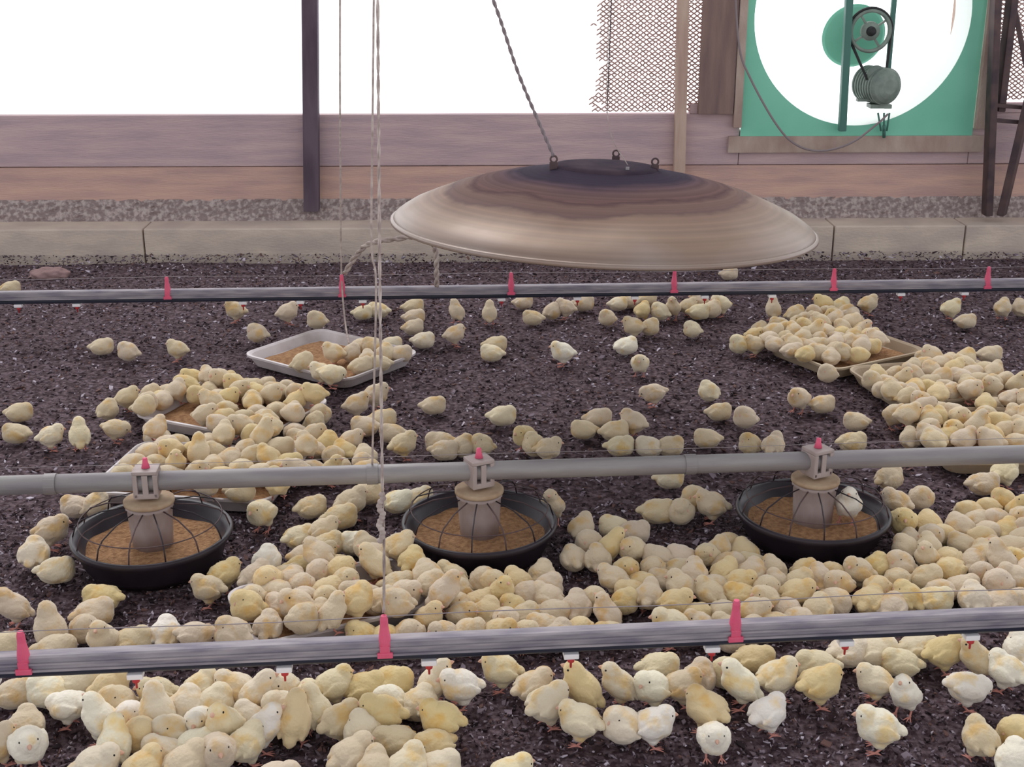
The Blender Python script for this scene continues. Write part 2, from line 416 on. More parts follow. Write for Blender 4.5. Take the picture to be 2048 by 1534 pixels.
bm = bmesh.new(); lathe(bm, [(0, .045), (.014, .045), (.02, .02), (.02, 0), (0, 0)], 20, Matrix.Translation(hub) @ RX)
obj('hub_bearing', bm, M_BLACKRUB, pul, smooth=True)
# belt
mp_ = inwall(1766, 172, .05); mo = inwall(1735, 146, .05)
bm = bmesh.new(); sm = inwall(1752, 150, .05)
R1, R2 = .092, .042
path = []
dv = (sm - hub); ang = math.atan2(dv.z, dv.x)
for k in range(17):
    a = ang + PI / 2 + PI * k / 16; path.append(hub + Vector((math.cos(a) * R1, -.004, math.sin(a) * R1)))
for k in range(9):
    a = ang - PI / 2 + PI * k / 8; path.append(sm + Vector((math.cos(a) * R2, -.004, math.sin(a) * R2)))
path.append(path[0]); tube(bm, path, .006, 6, False)
obj('drive_belt', bm, M_BLACKRUB, fan, smooth=True)
# motor: ribbed round body with foot, tilted towards the pulley
mot = mp_
MM = Matrix.Translation(mp_) @ Matrix.Rotation(math.radians(20), 4, 'Z') @ RX
bm = bmesh.new()
prof = [(0, .05), (.03, .05), (.05, .044), (.066, .034), (.074, .02)]
z = .02
while z > -.12: prof += [(.076, z), (.076, z - .008), (.070, z - .010), (.070, z - .016)]; z -= .018
prof += [(.06, z - .01), (0, z - .012)]
lathe(bm, prof, 36, MM)
mo_ = obj('motor', bm, M_MOTOR, fan, smooth=False)
bm = bmesh.new(); box(bm, mp_ + Vector((0, .03, -.085)), (.09, .07, .018), None, .003); box(bm, mp_ + Vector((-.075, .02, -.06)), (.05, .03, .012), None, .002)
obj('motor_foot', bm, M_MOTOR, mo_)
bm = bmesh.new(); lathe(bm, [(0, .01), (.038, .01), (.04, 0), (.038, -.012), (0, -.012)], 28, Matrix.Translation(sm) @ RX)
obj('motor_pulley', bm, M_MOTOR, mo_, smooth=True)
bm = bmesh.new(); dc = inwall(1716, 74, 0); dc.y = .09
lathe(bm, [(0, .012), (.06, .012), (.12, .006), (.134, 0), (.12, -.004), (0, -.006)], 44, Matrix.Translation(dc) @ RX @ Matrix.Rotation(.2, 4, 'X'))
obj('fan_disc', bm, M_GREEN, fan, smooth=True)
# wooden surround of the fan
sur = empty('fan_surround', (0, 0, 0)); sur.matrix_world = WM
tag(sur, 'grey wooden upright boards framing both sides of the green fan', 'frame')
bm = bmesh.new(); a = wl(1467, 255, .05); wbox(bm, a.x, uF0 - .001, -.05, .01, zw(254), 2.0, .003); obj('side_board', bm, M_FRAME, sur)
bm = bmesh.new(); a = wl(1972, 255, .05); wbox(bm, uF1 + .001, a.x, -.05, .01, zw(258), 2.0, .003); obj('side_board', bm, M_FRAME, sur)
# outside strut seen through the fan opening
bm = bmesh.new(); a = wl(1895, 160, -.5); b = wl(1912, 0, -.5); wbox(bm, a.x, a.x + .05, .5, .53, -.05, 2.2, .002)
tag(wobj('outside_post', bm, M_LATH), 'pale upright post outdoors seen through the right side of the fan opening', 'post')
# cable from fan
def cable(name, pts, r, m, label, cat='cord', y=None, n=8):
    bm = bmesh.new(); tube(bm, smooth_path(pts, 8), r, n)
    return tag(obj(name, bm, m, smooth=True), label, cat)
W = wallp
cable('power_cable', [W(1468, -60, .07), W(1478, 90, .07), W(1500, 155, .08), W(1550, 245, .1), W(1590, 288, .1), W(1640, 302, .1), W(1700, 287, .1), W(1752, 250, .08), W(1776, 228, .07)], .0045, M_CABLE, 'grey electric cable sagging under the green fan', 'cable')
bm = bmesh.new()
for dx in (-12, 0, 11): tube(bm, (W(1768 + dx * .5, 262, .06), W(1768 + dx, 226, .06)), .004, 6)
tube(bm, (W(1768, 275, .05), W(1768, 250, .06)), .007, 6)
tag(obj('wire_clamp', bm, M_GREEND, smooth=True), 'small green forked clamp on the lower edge of the fan housing', 'clamp')
# steel lattice post right
sp = empty('steel_brace', W(1985, 430, .16)); sp.location.z = zcurb
tag(sp, 'dark steel braced post with leaning struts at the right edge', 'post')
def sbar(name, a, b, w, d, offa=.12, offb=.12):
    bm = bmesh.new(); A = W(*a, offa) - sp.location; B = W(*b, offb) - sp.location
    A.z = max(A.z, .004); v = B - A; bar(bm, A, A + v * 1.6 if b[1] <= 0 else B, w, d); return obj(name, bm, M_STEEL, sp)
sbar('upright', (1974, 430), (1992, 0), .062, .03)
sbar('upright', (2003, 430), (2060, 190), .062, .03, .13, .16)
sbar('strut', (1998, 222), (2024, 0), .07, .03, .09, .09)
sbar('strut', (2026, 0), (2056, 150), .03, .02, .1, .14)
sbar('crossbar', (1985, 210), (2060, 216), .022, .016, .13, .13)
sbar('crossbar', (1985, 240), (2060, 246), .022, .016, .13, .13)
# clod by curb
bm = bmesh.new(); bmesh.ops.create_icosphere(bm, subdivisions=4, radius=1)
for v in bm.verts:
    v.co = Vector((v.co.x * .075, v.co.y * .05, v.co.z * .03)) * (1 + .25 * noise.noise(v.co * 2.2))
o = obj('litter_clod', bm, mat('clod', srgb(150, 122, 122), .95, bump=.6), smooth=True); o.location = atz(98, 552, 0) + Vector((0, 0, .005))
tag(o, 'pinkish clod of caked litter by the curb, far left', 'clod')

# ------------------------------------------------------------ brooder hood
HZ = 3.26
hc_ = CAMV + ray(1206, 440) * HZ
hood = empty('brooder_hood', hc_); hood.rotation_euler = (math.radians(-2.3), math.radians(2.1), 0)
tag(hood, 'large round sooty metal gas brooder hood hanging over the chicks', 'heater')
Rh = .524
sil = [(.0, .133), (.10, .133), (.135, .129), (.16, .122), (.20, .116), (.26, .105), (.32, .090), (.38, .072), (.44, .048), (.48, .030), (.505, .014), (.518, .004), (.5245, -.006), (.522, -.014), (.514, -.012), (.505, .004), (.47, .026), (.40, .056), (.30, .088), (.18, .110), (0, .122)]
bm = bmesh.new(); lathe(bm, sil, 128); obj('dome', bm, M_HOOD, hood, smooth=True)
bm = bmesh.new(); lathe(bm, [(.5245, -.004), (.531, -.008), (.531, -.015), (.524, -.019), (.519, -.013)], 128, closed=True); obj('rim', bm, M_HOOD, hood, smooth=True)
bm = bmesh.new(); lathe(bm, [(0, .139), (.105, .139), (.125, .136), (.13, .128)], 64); obj('cap', bm, mat('soot_black', srgb(54, 46, 58), .95, spec=.03, col2=srgb(74, 62, 70), scale=12), hood, smooth=True, label='blackened top cap')
for a, rr in ((197, .138), (-8, .12), (75, .13)):
    bm = bmesh.new(); x, y = rr * math.cos(math.radians(a)), rr * math.sin(math.radians(a))
    box(bm, (x, y, .134), (.02, .006, .022), None, .001)
    lathe(bm, [(.008 + .0025 * math.cos(t), .0025 * math.sin(t)) for t in [k * PI / 4 for k in range(8)]], 16, Matrix.Translation((x, y, .152)) @ Matrix.Rotation(PI / 2, 4, 'X'), closed=True)
    obj('lug', bm, M_STEEL, hood)
bm = bmesh.new(); box(bm, (.045, -.09, .128), (.008, .004, .035), Matrix.Identity(4)); obj('clip', bm, M_GALV, hood)
bm = bmesh.new(); lathe(bm, [(0, .10), (.05, .10), (.06, .06), (.055, .03), (0, .03)], 32); obj('burner', bm, M_STEEL, hood, smooth=True)
def twist(pts, r, m, name, label, cat='cord', pitch=.02, parent=None):
    P = smooth_path(pts, 10); bm = bmesh.new(); tot = 0; Q = [[], []]
    # resample
    R = [P[0]]
    for a, b in zip(P, P[1:]):
        k = max(1, int((b - a).length / (pitch / 4)))
        for i in range(1, k + 1): R.append(a.lerp(b, i / k))
    for i, p in enumerate(R):
        d = (R[min(i + 1, len(R) - 1)] - R[max(i - 1, 0)]).normalized(); s = Vector((1, 0, 0)) - d * d.x
        if s.length < .1: s = Vector((0, 1, 0)) - d * d.y
        s.normalize(); u = d.cross(s); th = 2 * PI * i / 4 * .5
        off = (s * math.cos(th) + u * math.sin(th)) * r * .55
        Q[0].append(p + off); Q[1].append(p - off)
    for q in Q: tube(bm, q, r * .65, 5)
    return tag(obj(name, bm, m, smooth=True), label, cat)
lug1 = hood.matrix_basis @ Vector((-.132, -.04, .155)); 
lp = hc_ + Vector((0, 0, 0))
lugw = Matrix.Translation(hc_) @ hood.rotation_euler.to_matrix().to_4x4() @ Vector((.138 * math.cos(math.radians(197)), .138 * math.sin(math.radians(197)), .158))
up = aty(984, -6, lugw.y); up2 = lugw + (up - lugw) * 1.9
twist([lugw, lugw.lerp(up, .5) + Vector((-.006, 0, -.004)), up, up2], .0042, M_CABLE, 'steel_cable', 'grey twisted cable holding the left lug of the brooder hood', 'cable')
lw2 = Matrix.Translation(hc_) @ hood.rotation_euler.to_matrix().to_4x4() @ Vector((.045, -.09, .15))
cable('thin_wire', [lw2, aty(1216, 240, lw2.y + .02), aty(1219, 0, lw2.y + .05), aty(1224, -300, lw2.y + .05)], .0010, M_CORD, 'very thin pale wire rising from the middle of the brooder hood', 'wire')

# ------------------------------------------------------------ cords
NEARZ = .152
def line_pts(p0, p1, z): return atz(*p0, z), atz(*p1, z)
nA, nB = line_pts((0, 1327), (2048, 1234), NEARZ)
fA, fB = line_pts((0, 971), (2048, 908), .19)
rA, rB = line_pts((0, 593), (2048, 567), NEARZ)
def on_line(A, B, px, z=None):
    # point of the line seen at image column px
    lo, hi = -.5, 1.5
    for _ in range(50):
        m = (lo + hi) / 2
        if proj(A.lerp(B, m))[0] < px: lo = m
        else: hi = m
    return A.lerp(B, lo)
h770 = on_line(nA, nB, 770)
twist([Vector((h770.x, h770.y, .215)), aty(768, 1100, h770.y), aty(765, 990, h770.y), aty(760, 600, h770.y), aty(757, 250, h770.y), aty(755, -40, h770.y)], .0024, M_CORD, 'hanging_cord', 'knotted pale cord holding the middle red hanger of the nearest water line', pitch=.03)
bm = bmesh.new()
kp = [aty(762 + 4 * math.sin(i * 1.9), 985 + i * 11, h770.y - .004) for i in range(10)]
tube(bm, smooth_path(kp, 5), [.0035 + .0022 * abs(math.sin(i * .9)) for i in range(46)], 7)
kn = obj('cord_knot', bm, M_CORD, smooth=True); tag(kn, 'lumpy knotted bundle wound round the long cord, left of middle feeder pan', 'knot')
f745 = on_line(fA, fB, 745)
cable('hanging_cord', [f745 + Vector((0, 0, .02)), aty(748, 780, f745.y), aty(752, 565, f745.y), aty(743, 490, f745.y), aty(745, 260, f745.y), aty(748, -40, f745.y)], .0022, M_CORD, 'pale cord just left of the long knotted cord, holding the feed tube')
r685 = on_line(rA, rB, 685)
cable('hanging_cord', [atz(698, 688, .055), aty(690, 640, 4.08), aty(683, 548, 4.17), aty(681, 370, 4.17), aty(680, 200, 4.17), aty(680, -40, 4.17)], .0030, M_CORD, 'leftmost pale hanging cord, its lower end reaching the far left feed tray')
yy = 4.18
twist([aty(689, 548, yy), aty(712, 512, yy), aty(738, 488, yy), aty(790, 478, yy), aty(852, 473, yy), aty(869, 495, yy), aty(873, 530, yy), Vector((aty(873, 573, yy).x, yy, aty(873, 573, yy).z))], .0085, M_CORD, 'knotted_rope', 'frayed knotted rope looping left of the brooder hood, down to far water line', 'rope', pitch=.05)

# ------------------------------------------------------------ water lines
def rotframe(A, B):
    d = (B - A); d.z = 0; return math.atan2(d.y, d.x), d.length
def water_line(A, B, hangers, nipples, label, wire=True):
    ext = 1.2
    d = (B - A).normalized(); A2 = A - d * ext; B2 = B + d * ext
    an, L = rotframe(A2, B2)
    root = empty('water_line', (A2.x, A2.y, 0), an); tag(root, label, 'water line')
    Z = A.z
    def X(px): p = on_line(A, B, px); return (p - A2).length
    bm = bmesh.new()
    prof = [(-.013, -.010), (-.013, .014), (-.010, .017), (.010, .017), (.013, .014), (.013, -.010)]
    va = [bm.verts.new((0, y, Z + z)) for y, z in prof]; vb = [bm.verts.new((L, y, Z + z)) for y, z in prof]
    for i in range(6): bm.faces.new((va[i], va[(i + 1) % 6], vb[(i + 1) % 6], vb[i]))
    bm.faces.new(va); bm.faces.new(vb[::-1])
    # ridge lips along the profile
    box(bm, (L / 2, -.0155, Z + .004), (L, .003, .003)); box(bm, (L / 2, -.0155, Z - .008), (L, .003, .004))
    obj('rail', bm, M_RAIL, root, label='dull aluminium rail')
    bm = bmesh.new(); tube(bm, ((0, 0, Z - .018), (L, 0, Z - .018)), .0085, 16); obj('water_pipe', bm, M_PIPE, root, smooth=True, label='dark blue pipe')
    for px in hangers:
        x = X(px); bm = bmesh.new()
        M = Matrix.Translation((x, -.002, 0))
        lathe(bm, [(0, Z + .062), (.0050, Z + .062), (.0066, Z + .055), (.0070, Z + .042), (.0096, Z + .024), (.0105, Z + .012), (.0105, Z + .006), (0, Z + .006)], 18, Matrix.Translation((x, -.008, 0)))
        box(bm, (x, -.0175, Z - .0075), (.026, .006, .010), None, .0015); box(bm, (x, -.0165, Z + .003), (.017, .004, .012), None, .001)
        obj('hanger', bm, M_RED, root, smooth=False, label='red plastic hanger')
    for px in nipples:
        x = X(px); n = empty('nipple_drinker', (x, 0, 0)); n.parent = root
        bm = bmesh.new(); box(bm, (x, -.002, Z - .031), (.026, .020, .010), None, .002); o = obj('nipple_drinker', bm, M_NWHITE, root, label='white nipple drinker'); 
        bpy.data.objects.remove(n)
        bm = bmesh.new(); lathe(bm, [(0, Z - .034), (.007, Z - .036), (.006, Z - .044), (.0022, Z - .046), (.0018, Z - .056), (0, Z - .056)], 12, Matrix.Translation((x, -.003, 0))); obj('nipple_pin', bm, M_NRED, o, smooth=True, label='red pin')
    bm = bmesh.new()
    pts = []
    for i in range(41):
        pts.append((L * i / 40, -.008, Z + .060 - .002 * math.sin(i * .9)))
    tube(bm, pts, .0009, 5); obj('anti_roost_wire', bm, M_WIRE, root)
    return root
water_line(nA, nB, [52, 770, 1467], [-20, 268, 567, 857, 1142, 1425, 1693, 1945], 'nearest grey water line rail with red hangers, crossing the foreground')
water_line(rA, rB, [337, 685, 1022, 1347, 1665, 1972], [35, 152, 485, 600, 725, 1003, 1155, 1270, 1410, 1545, 1803, 1930], 'far grey water line rail with red hangers, running in front of the curb')

# ------------------------------------------------------------ feed line
an, L = rotframe(fA, fB); dv = (fB - fA).normalized(); fA2 = fA - dv * 1.2; L += 2.4
fl = empty('feed_line', (fA2.x, fA2.y, 0), an); tag(fl, 'grey galvanised feed tube running over the three black feeder pans', 'feed line')
bm = bmesh.new(); tube(bm, ((0, 0, .19), (L, 0, .19)), .0205, 24); obj('feed_tube', bm, M_GALV, fl, smooth=True)
for px in (102, 745, 1380):
    x = (on_line(fA, fB, px) - fA2).length; bm = bmesh.new()
    lathe(bm, [(.0207, -.012), (.0225, -.012), (.0225, .012), (.0207, .012)], 24, Matrix.Translation((x, 0, .19)) @ Matrix.Rotation(PI / 2, 4, 'Y'), closed=True)
    obj('tube_joint', bm, M_GALV, fl, smooth=False)
bm = bmesh.new(); tube(bm, [(L * i / 30, 0, .228 + .001 * math.sin(i)) for i in range(31)], .0006, 5); obj('anti_roost_wire', bm, M_WIRE, fl)

def feeder(px, label, first=None):
    c = on_line(fA, fB, px); r = empty('feeder_pan', (c.x, c.y + .0, 0), an); tag(r, label, 'feeder')
    if first:
        for ch in first.children:
            k = ch.copy(); C.objects.link(k); k.parent = r
            for g in ch.children:
                q = g.copy(); C.objects.link(q); q.parent = k
        r.rotation_euler.z = an + .4
        return r
    bm = bmesh.new()
    lathe(bm, [(0, .012), (.10, .012), (.135, .03), (.150, .062), (.158, .074), (.166, .077), (.170, .072), (.168, .064), (.160, .058), (.146, .020), (.135, .004), (.12, .0), (0, .0)], 72)
    obj('dish', bm, M_BLACK, r, smooth=True, label='black plastic dish')
    bm = bmesh.new(); n = 60
    rings = []
    for j in range(14):
        rr = .142 * j / 13; ring = []
        for k in range(n):
            a = 2 * PI * k / n; z = .046 - .004 * (rr / .14) + .007 * noise.noise(Vector((rr * math.cos(a) * 18, rr * math.sin(a) * 18, 1)))
            ring.append(bm.verts.new((rr * math.cos(a), rr * math.sin(a), z)) if j else None)
        rings.append(ring)
    for j in range(1, 13):
        for k in range(n): bm.faces.new((rings[j][k], rings[j + 1][k], rings[j + 1][(k + 1) % n], rings[j][(k + 1) % n]))
    obj('feed', bm, M_FEED, r, smooth=True, kind='stuff', label='tan crumb feed')
    bm = bmesh.new()
    lathe(bm, [(.030, .034), (.042, .040), (.045, .090), (.047, .128), (.050, .132), (.050, .140), (.046, .140), (.044, .128), (.040, .05), (.028, .038)], 40, closed=True)
    obj('hopper', bm, M_HOP, r, smooth=True, label='dusty translucent hopper')
    bm = bmesh.new(); lathe(bm, [(0, .152), (.048, .151), (.053, .148), (.053, .142), (.050, .141), (0, .141)], 36); obj('hopper_lid', bm, M_LID, r, smooth=True, label='tan dusty lid')
    bm = bmesh.new()
    box(bm, (-.021, 0, .186), (.010, .048, .052), None, .002); box(bm, (.021, 0, .186), (.010, .048, .052), None, .002)
    box(bm, (0, 0, .216), (.052, .048, .008), None, .002); box(bm, (0, -.002, .164), (.05, .044, .012), None, .002)
    box(bm, (0, -.0225, .186), (.012, .004, .05), None, .001)
    obj('tube_bracket', bm, M_HOP, r)
    bm = bmesh.new(); lathe(bm, [(0, .242), (.005, .242), (.006, .232), (.009, .221), (0, .2195)], 14); obj('insulator', bm, M_RED, r, smooth=True, label='small red knob')
    for k in range(14):
        a = 2 * PI * k / 14 + .12; ca, sa = math.cos(a), math.sin(a)
        bm = bmesh.new(); tube(bm, [(ca * q, sa * q, z) for q, z in ((.046, .134), (.10, .128), (.142, .112), (.155, .098), (.162, .076))], .0016, 6)
        obj('grill_wire', bm, M_BLACK if k % 2 else M_STEEL, r, smooth=True)
    bm = bmesh.new(); pts = [(math.cos(t * 2 * PI / 60) * .148, math.sin(t * 2 * PI / 60) * .148, .106) for t in range(61)]; tube(bm, pts, .0014, 6, False)
    obj('grill_ring', bm, M_STEEL, r, smooth=True)
    return r
fp = feeder(294, 'black round feeder pan full of tan feed, leftmost under the feed tube')
feeder(958, 'middle of the three black round feeder pans under the feed tube', fp)
feeder(1634, 'rightmost black feeder pan under the feed tube, a chick inside', fp)
PANS = [on_line(fA, fB, p) for p in (294, 958, 1634)]

# ------------------------------------------------------------ trays
def rrect(w, h, r, n=6):
    o = []
    for cx, cy, a0 in ((w / 2 - r, h / 2 - r, 0), (-w / 2 + r, h / 2 - r, 90), (-w / 2 + r, -h / 2 + r, 180), (w / 2 - r, -h / 2 + r, 270)):
        for k in range(n + 1):
            a = math.radians(a0 + 90 * k / n); o.append((cx + r * math.cos(a), cy + r * math.sin(a)))
    return o
TRAYS = []
def tray(cx, cy, deg, w, h, m, label):
    r = empty('feed_tray', (cx, cy, 0.002), math.radians(deg)); tag(r, label, 'tray')
    bm = bmesh.new()
    spec = [(w - .07, h - .07, .008), (w - .05, h - .05, .012), (w - .024, h - .024, .038), (w - .012, h - .012, .043), (w, h, .042), (w, h, .036), (w - .012, h - .012, .034), (w - .044, h - .044, .004), (w - .06, h - .06, 0), ]
    rings = []
    for a, b, z in spec:
        rings.append([bm.verts.new((x, y, z)) for x, y in rrect(a, b, .045 * a / w)])
    n = len(rings[0])
    for a, b in zip(rings, rings[1:]):
        for k in range(n): bm.faces.new((a[k], a[(k + 1) % n], b[(k + 1) % n], b[k]))
    bm.faces.new(rings[0]); bm.faces.new(rings[-1][::-1])
    obj('tray_body', bm, m, r, smooth=False)
    bm = bmesh.new(); bmesh.ops.create_grid(bm, x_segments=40, y_segments=34, size=.5)
    for v in bm.verts:
        x, y = v.co.x * (w - .055), v.co.y * (h - .055); e = max(abs(v.co.x), abs(v.co.y)) * 2
        v.co = Vector((x, y, .017 + .005 * noise.noise(Vector((x * 14, y * 14, cx))) - .006 * max(0, e - .9) * 10))
    obj('feed', bm, M_FEED, r, smooth=True, kind='stuff', label='tan crumb feed')
    TRAYS.append((cx, cy, math.radians(deg), w, h))
tray(-.563, 3.858, -36, .44, .35, M_TRAY, 'white feed tray with open tan feed, furthest left near the far water line')
tray(-.77, 3.37, -25, .43, .34, M_TRAY, 'white feed tray crowded with chicks, second in the left column of trays')
tray(-.755, 2.925, -8, .45, .33, M_TRAY, 'white feed tray crowded with chicks, just behind the leftmost feeder pan')
tray(-.362, 2.28, 25, .36, .24, M_TRAY, 'feed tray nearest the camera, mostly hidden under chicks')
tray(1.05, 3.93, 30, .40, .34, M_TRAYC, 'cream feed tray crowded with chicks, rearmost of the right column')
tray(1.25, 3.60, 13, .43, .34, M_TRAYC, 'cream feed tray crowded with chicks, middle of the right column')
tray(1.235, 3.165, 0, .34, .40, M_TRAYC, 'cream feed tray crowded with chicks, in the right column beside the feed tube')
def tray_lift(x, y):
    for cx, cy, a, w, h in TRAYS:
        dx, dy = x - cx, y - cy; u = dx * math.cos(a) + dy * math.sin(a); v = -dx * math.sin(a) + dy * math.cos(a)
        if abs(u) < w / 2 - .02 and abs(v) < h / 2 - .02: return .018
        if abs(u) < w / 2 + .02 and abs(v) < h / 2 + .02: return .030
    return 0.0

# ------------------------------------------------------------ chicks
def ell(bm, c, r, pitch=0, yaw=0, sub=3):
    M = Matrix.Translation(c) @ Matrix.Rotation(yaw, 4, 'Z') @ Matrix.Rotation(-pitch, 4, 'Y') @ Matrix.Diagonal((*r, 1))
    bmesh.ops.create_icosphere(bm, subdivisions=sub, radius=1, matrix=M)
rd = math.radians
POSES = {}
def pose(key, bc, br, bp, head, hd, legs=True, extra=(), wing=0):
    """bc body centre, br radii, bp pitch, head centre, hd = (yaw, pitch) of beak"""
    bm = bmesh.new(); bc = Vector(bc); head = Vector(head)
    ell(bm, bc, br, rd(bp))
    fw = Vector((math.cos(rd(bp)), 0, math.sin(rd(bp)))); upv = Vector((-math.sin(rd(bp)), 0, math.cos(rd(bp))))
    ell(bm, bc + fw * br[0] * .42 - upv * .003, (br[0] * .62, br[1] * .92, br[2] * .86), rd(bp))
    nb = bc + fw * br[0] * .62 + upv * .006
    for t in (.3, .65): 
        q = nb.lerp(head, t); ell(bm, q, (.0195 - .002 * t,) * 3)
    ell(bm, head, (.0175, .0155, .0158), rd(hd[1]), rd(hd[0]))
    hf = Vector((math.cos(rd(hd[0])) * math.cos(rd(hd[1])), math.sin(rd(hd[0])) * math.cos(rd(hd[1])), math.sin(rd(hd[1]))))
    hs = Vector((-math.sin(rd(hd[0])), math.cos(rd(hd[0])), 0)); hu = hf.cross(hs) * -1
    hu = hs.cross(hf) * -1 if hs.cross(hf).z < 0 else hs.cross(hf)
    for s in (1, -1): ell(bm, head + hf * .005 + hs * s * .006 - hu * .003, (.009, .008, .009))
    ell(bm, bc - fw * br[0] * .93 + upv * .007, (.015, .012, .008), rd(bp + 10))
    for s in (1, -1):
        ell(bm, bc - fw * .004 + Vector((0, s * br[1] * .86, 0)) + upv * .002, (br[0] * .66, .006, br[2] * .52), rd(bp - 14))
        ell(bm, bc - fw * br[0] * .55 + Vector((0, s * br[1] * .70, 0)) + upv * .001, (.016, .005, .007), rd(bp - 22))
        if legs: ell(bm, (bc.x - .002, s * .013, bc.z - br[2] * .72), (.012, .0095, .013))
    me = bpy.data.meshes.new('t'); bm.to_mesh(me); bm.free()
    o = bpy.data.objects.new('t', me); C.objects.link(o)
    res = {}
    for lod, vx in (('hi', .0024), ('lo', .0045)):
        o.modifiers.clear()
        rm = o.modifiers.new('r', 'REMESH'); rm.mode = 'VOXEL'; rm.voxel_size = vx
        sm = o.modifiers.new('s', 'SMOOTH'); sm.factor = .5; sm.iterations = 5 if lod == 'hi' else 2
        dg = bpy.context.evaluated_depsgraph_get(); dg.update()
        res[lod] = bpy.data.meshes.new_from_object(o.evaluated_get(dg))
        # fluffy surface
        for v in res[lod].vertices:
            nn = noise.noise(v.co * 260) * .0009 + noise.noise(v.co * 90) * .0010
            v.co += v.normal * nn
        for p in res[lod].polygons: p.use_smooth = True
        res[lod].materials.clear()
    bpy.data.objects.remove(o)
    # beak
    bm = bmesh.new(); M = Matrix.Translation(head + hf * .0150 - hu * .001) @ hf.to_track_quat('X', 'Z').to_matrix().to_4x4()
    prof = [(.0048, 0), (.0040, .003), (.0024, .006), (.0004, .0082)]
    rings = []
    for rr, x in prof: rings.append([bm.verts.new(M @ Vector((x, math.cos(2 * PI * k / 10) * rr * .85, math.sin(2 * PI * k / 10) * rr - x * .15))) for k in range(10)])
    for a, b in zip(rings, rings[1:]):
        for k in range(10): bm.faces.new((a[k], a[(k + 1) % 10], b[(k + 1) % 10], b[k]))
    bm.faces.new(rings[-1]); bk = bpy.data.meshes.new('beak'); bm.to_mesh(bk); bm.free(); bk.materials.append(M_BEAK)
    eyes = []
    for s in (1, -1):
        bm = bmesh.new(); ell(bm, head + hf * .0072 + hs * s * .0132 + hu * .0030, (.0022, .0017, .0022), 0, rd(hd[0]), 2)
        e = bpy.data.meshes.new('eye'); bm.to_mesh(e); bm.free(); e.materials.append(M_EYE); eyes.append(e)
        for p in e.polygons: p.use_smooth = True
    lg = []
    if legs:
        for s in (1, -1):
            bm = bmesh.new(); y = s * .013; x0 = bc.x - .002; zt_ = bc.z - br[2] * 1.0
            tube(bm, [(x0, y, zt_ + .004), (x0 - .005, y, max(.014, zt_ * .7)), (x0 + .004, y * 1.05, .004)], [.0032, .0022, .0020], 7)
            for a in (-28, 0, 28, 180):
                q = .016 if a != 180 else .009
                tube(bm, [(x0 + .004, y * 1.05, .0035), (x0 + .004 + q * .5 * math.cos(rd(a)), y * 1.05 + q * .5 * math.sin(rd(a)), .003), (x0 + .004 + q * math.cos(rd(a)), y * 1.05 + q * math.sin(rd(a)), .0012)], [.0018, .0015, .0007], 5)
            g = bpy.data.meshes.new('leg'); bm.to_mesh(g); bm.free(); g.materials.append(M_LEG); lg.append(g)
    res.update(beak=bk, eyes=eyes, legs=lg)
    def merged(body, mats):
        bm = bmesh.new(); bm.from_mesh(body); nf = len(bm.faces)
        idx = 1
        for lst, i in (([bk], 1), (eyes, 2), (lg, 3)):
            for q in lst:
                b0 = len(bm.faces); bm.from_mesh(q); bm.faces.ensure_lookup_table()
                for f in bm.faces[b0:]: f.material_index = i; f.smooth = True
        me = bpy.data.meshes.new('chick'); bm.to_mesh(me); bm.free()
        for m_ in mats: me.materials.append(m_)
        return me
    res['all'] = merged(res['hi'], [M_DOWN, M_BEAK, M_EYE, M_LEG])
    res['crowd'] = merged(res['lo'], [M_DOWNA, M_BEAK, M_EYE, M_LEG])
    res['hi'].materials.append(M_DOWN)
    POSES[key] = res
pose('s', (0, 0, .045), (.033, .029, .029), 14, (.022, 0, .065), (0, -8))
pose('t', (0, 0, .045), (.032, .029, .030), 16, (.017, .006, .066), (65, -10))
pose('v', (0, 0, .045), (.032, .029, .030), 16, (.017, -.006, .066), (-65, -10))
pose('u', (0, 0, .048), (.036, .027, .027), 44, (.019, 0, .080), (0, 20))
pose('p', (0, 0, .045), (.035, .029, .028), -4, (.031, 0, .048), (0, -45))
pose('h', (0, 0, .031), (.037, .031, .028), 6, (.019, 0, .047), (20, -15), legs=False)
pose('g', (0, 0, .031), (.036, .031, .029), 8, (.013, .006, .046), (-50, -30), legs=False)
pose('b', (0, 0, .036), (.031, .030, .031), 20, (.011, .004, .057), (50, -20), legs=False)
BZ = {'s': .047, 't': .047, 'v': .047, 'u': .052, 'p': .043, 'h': .033, 'g': .033, 'b': .040}

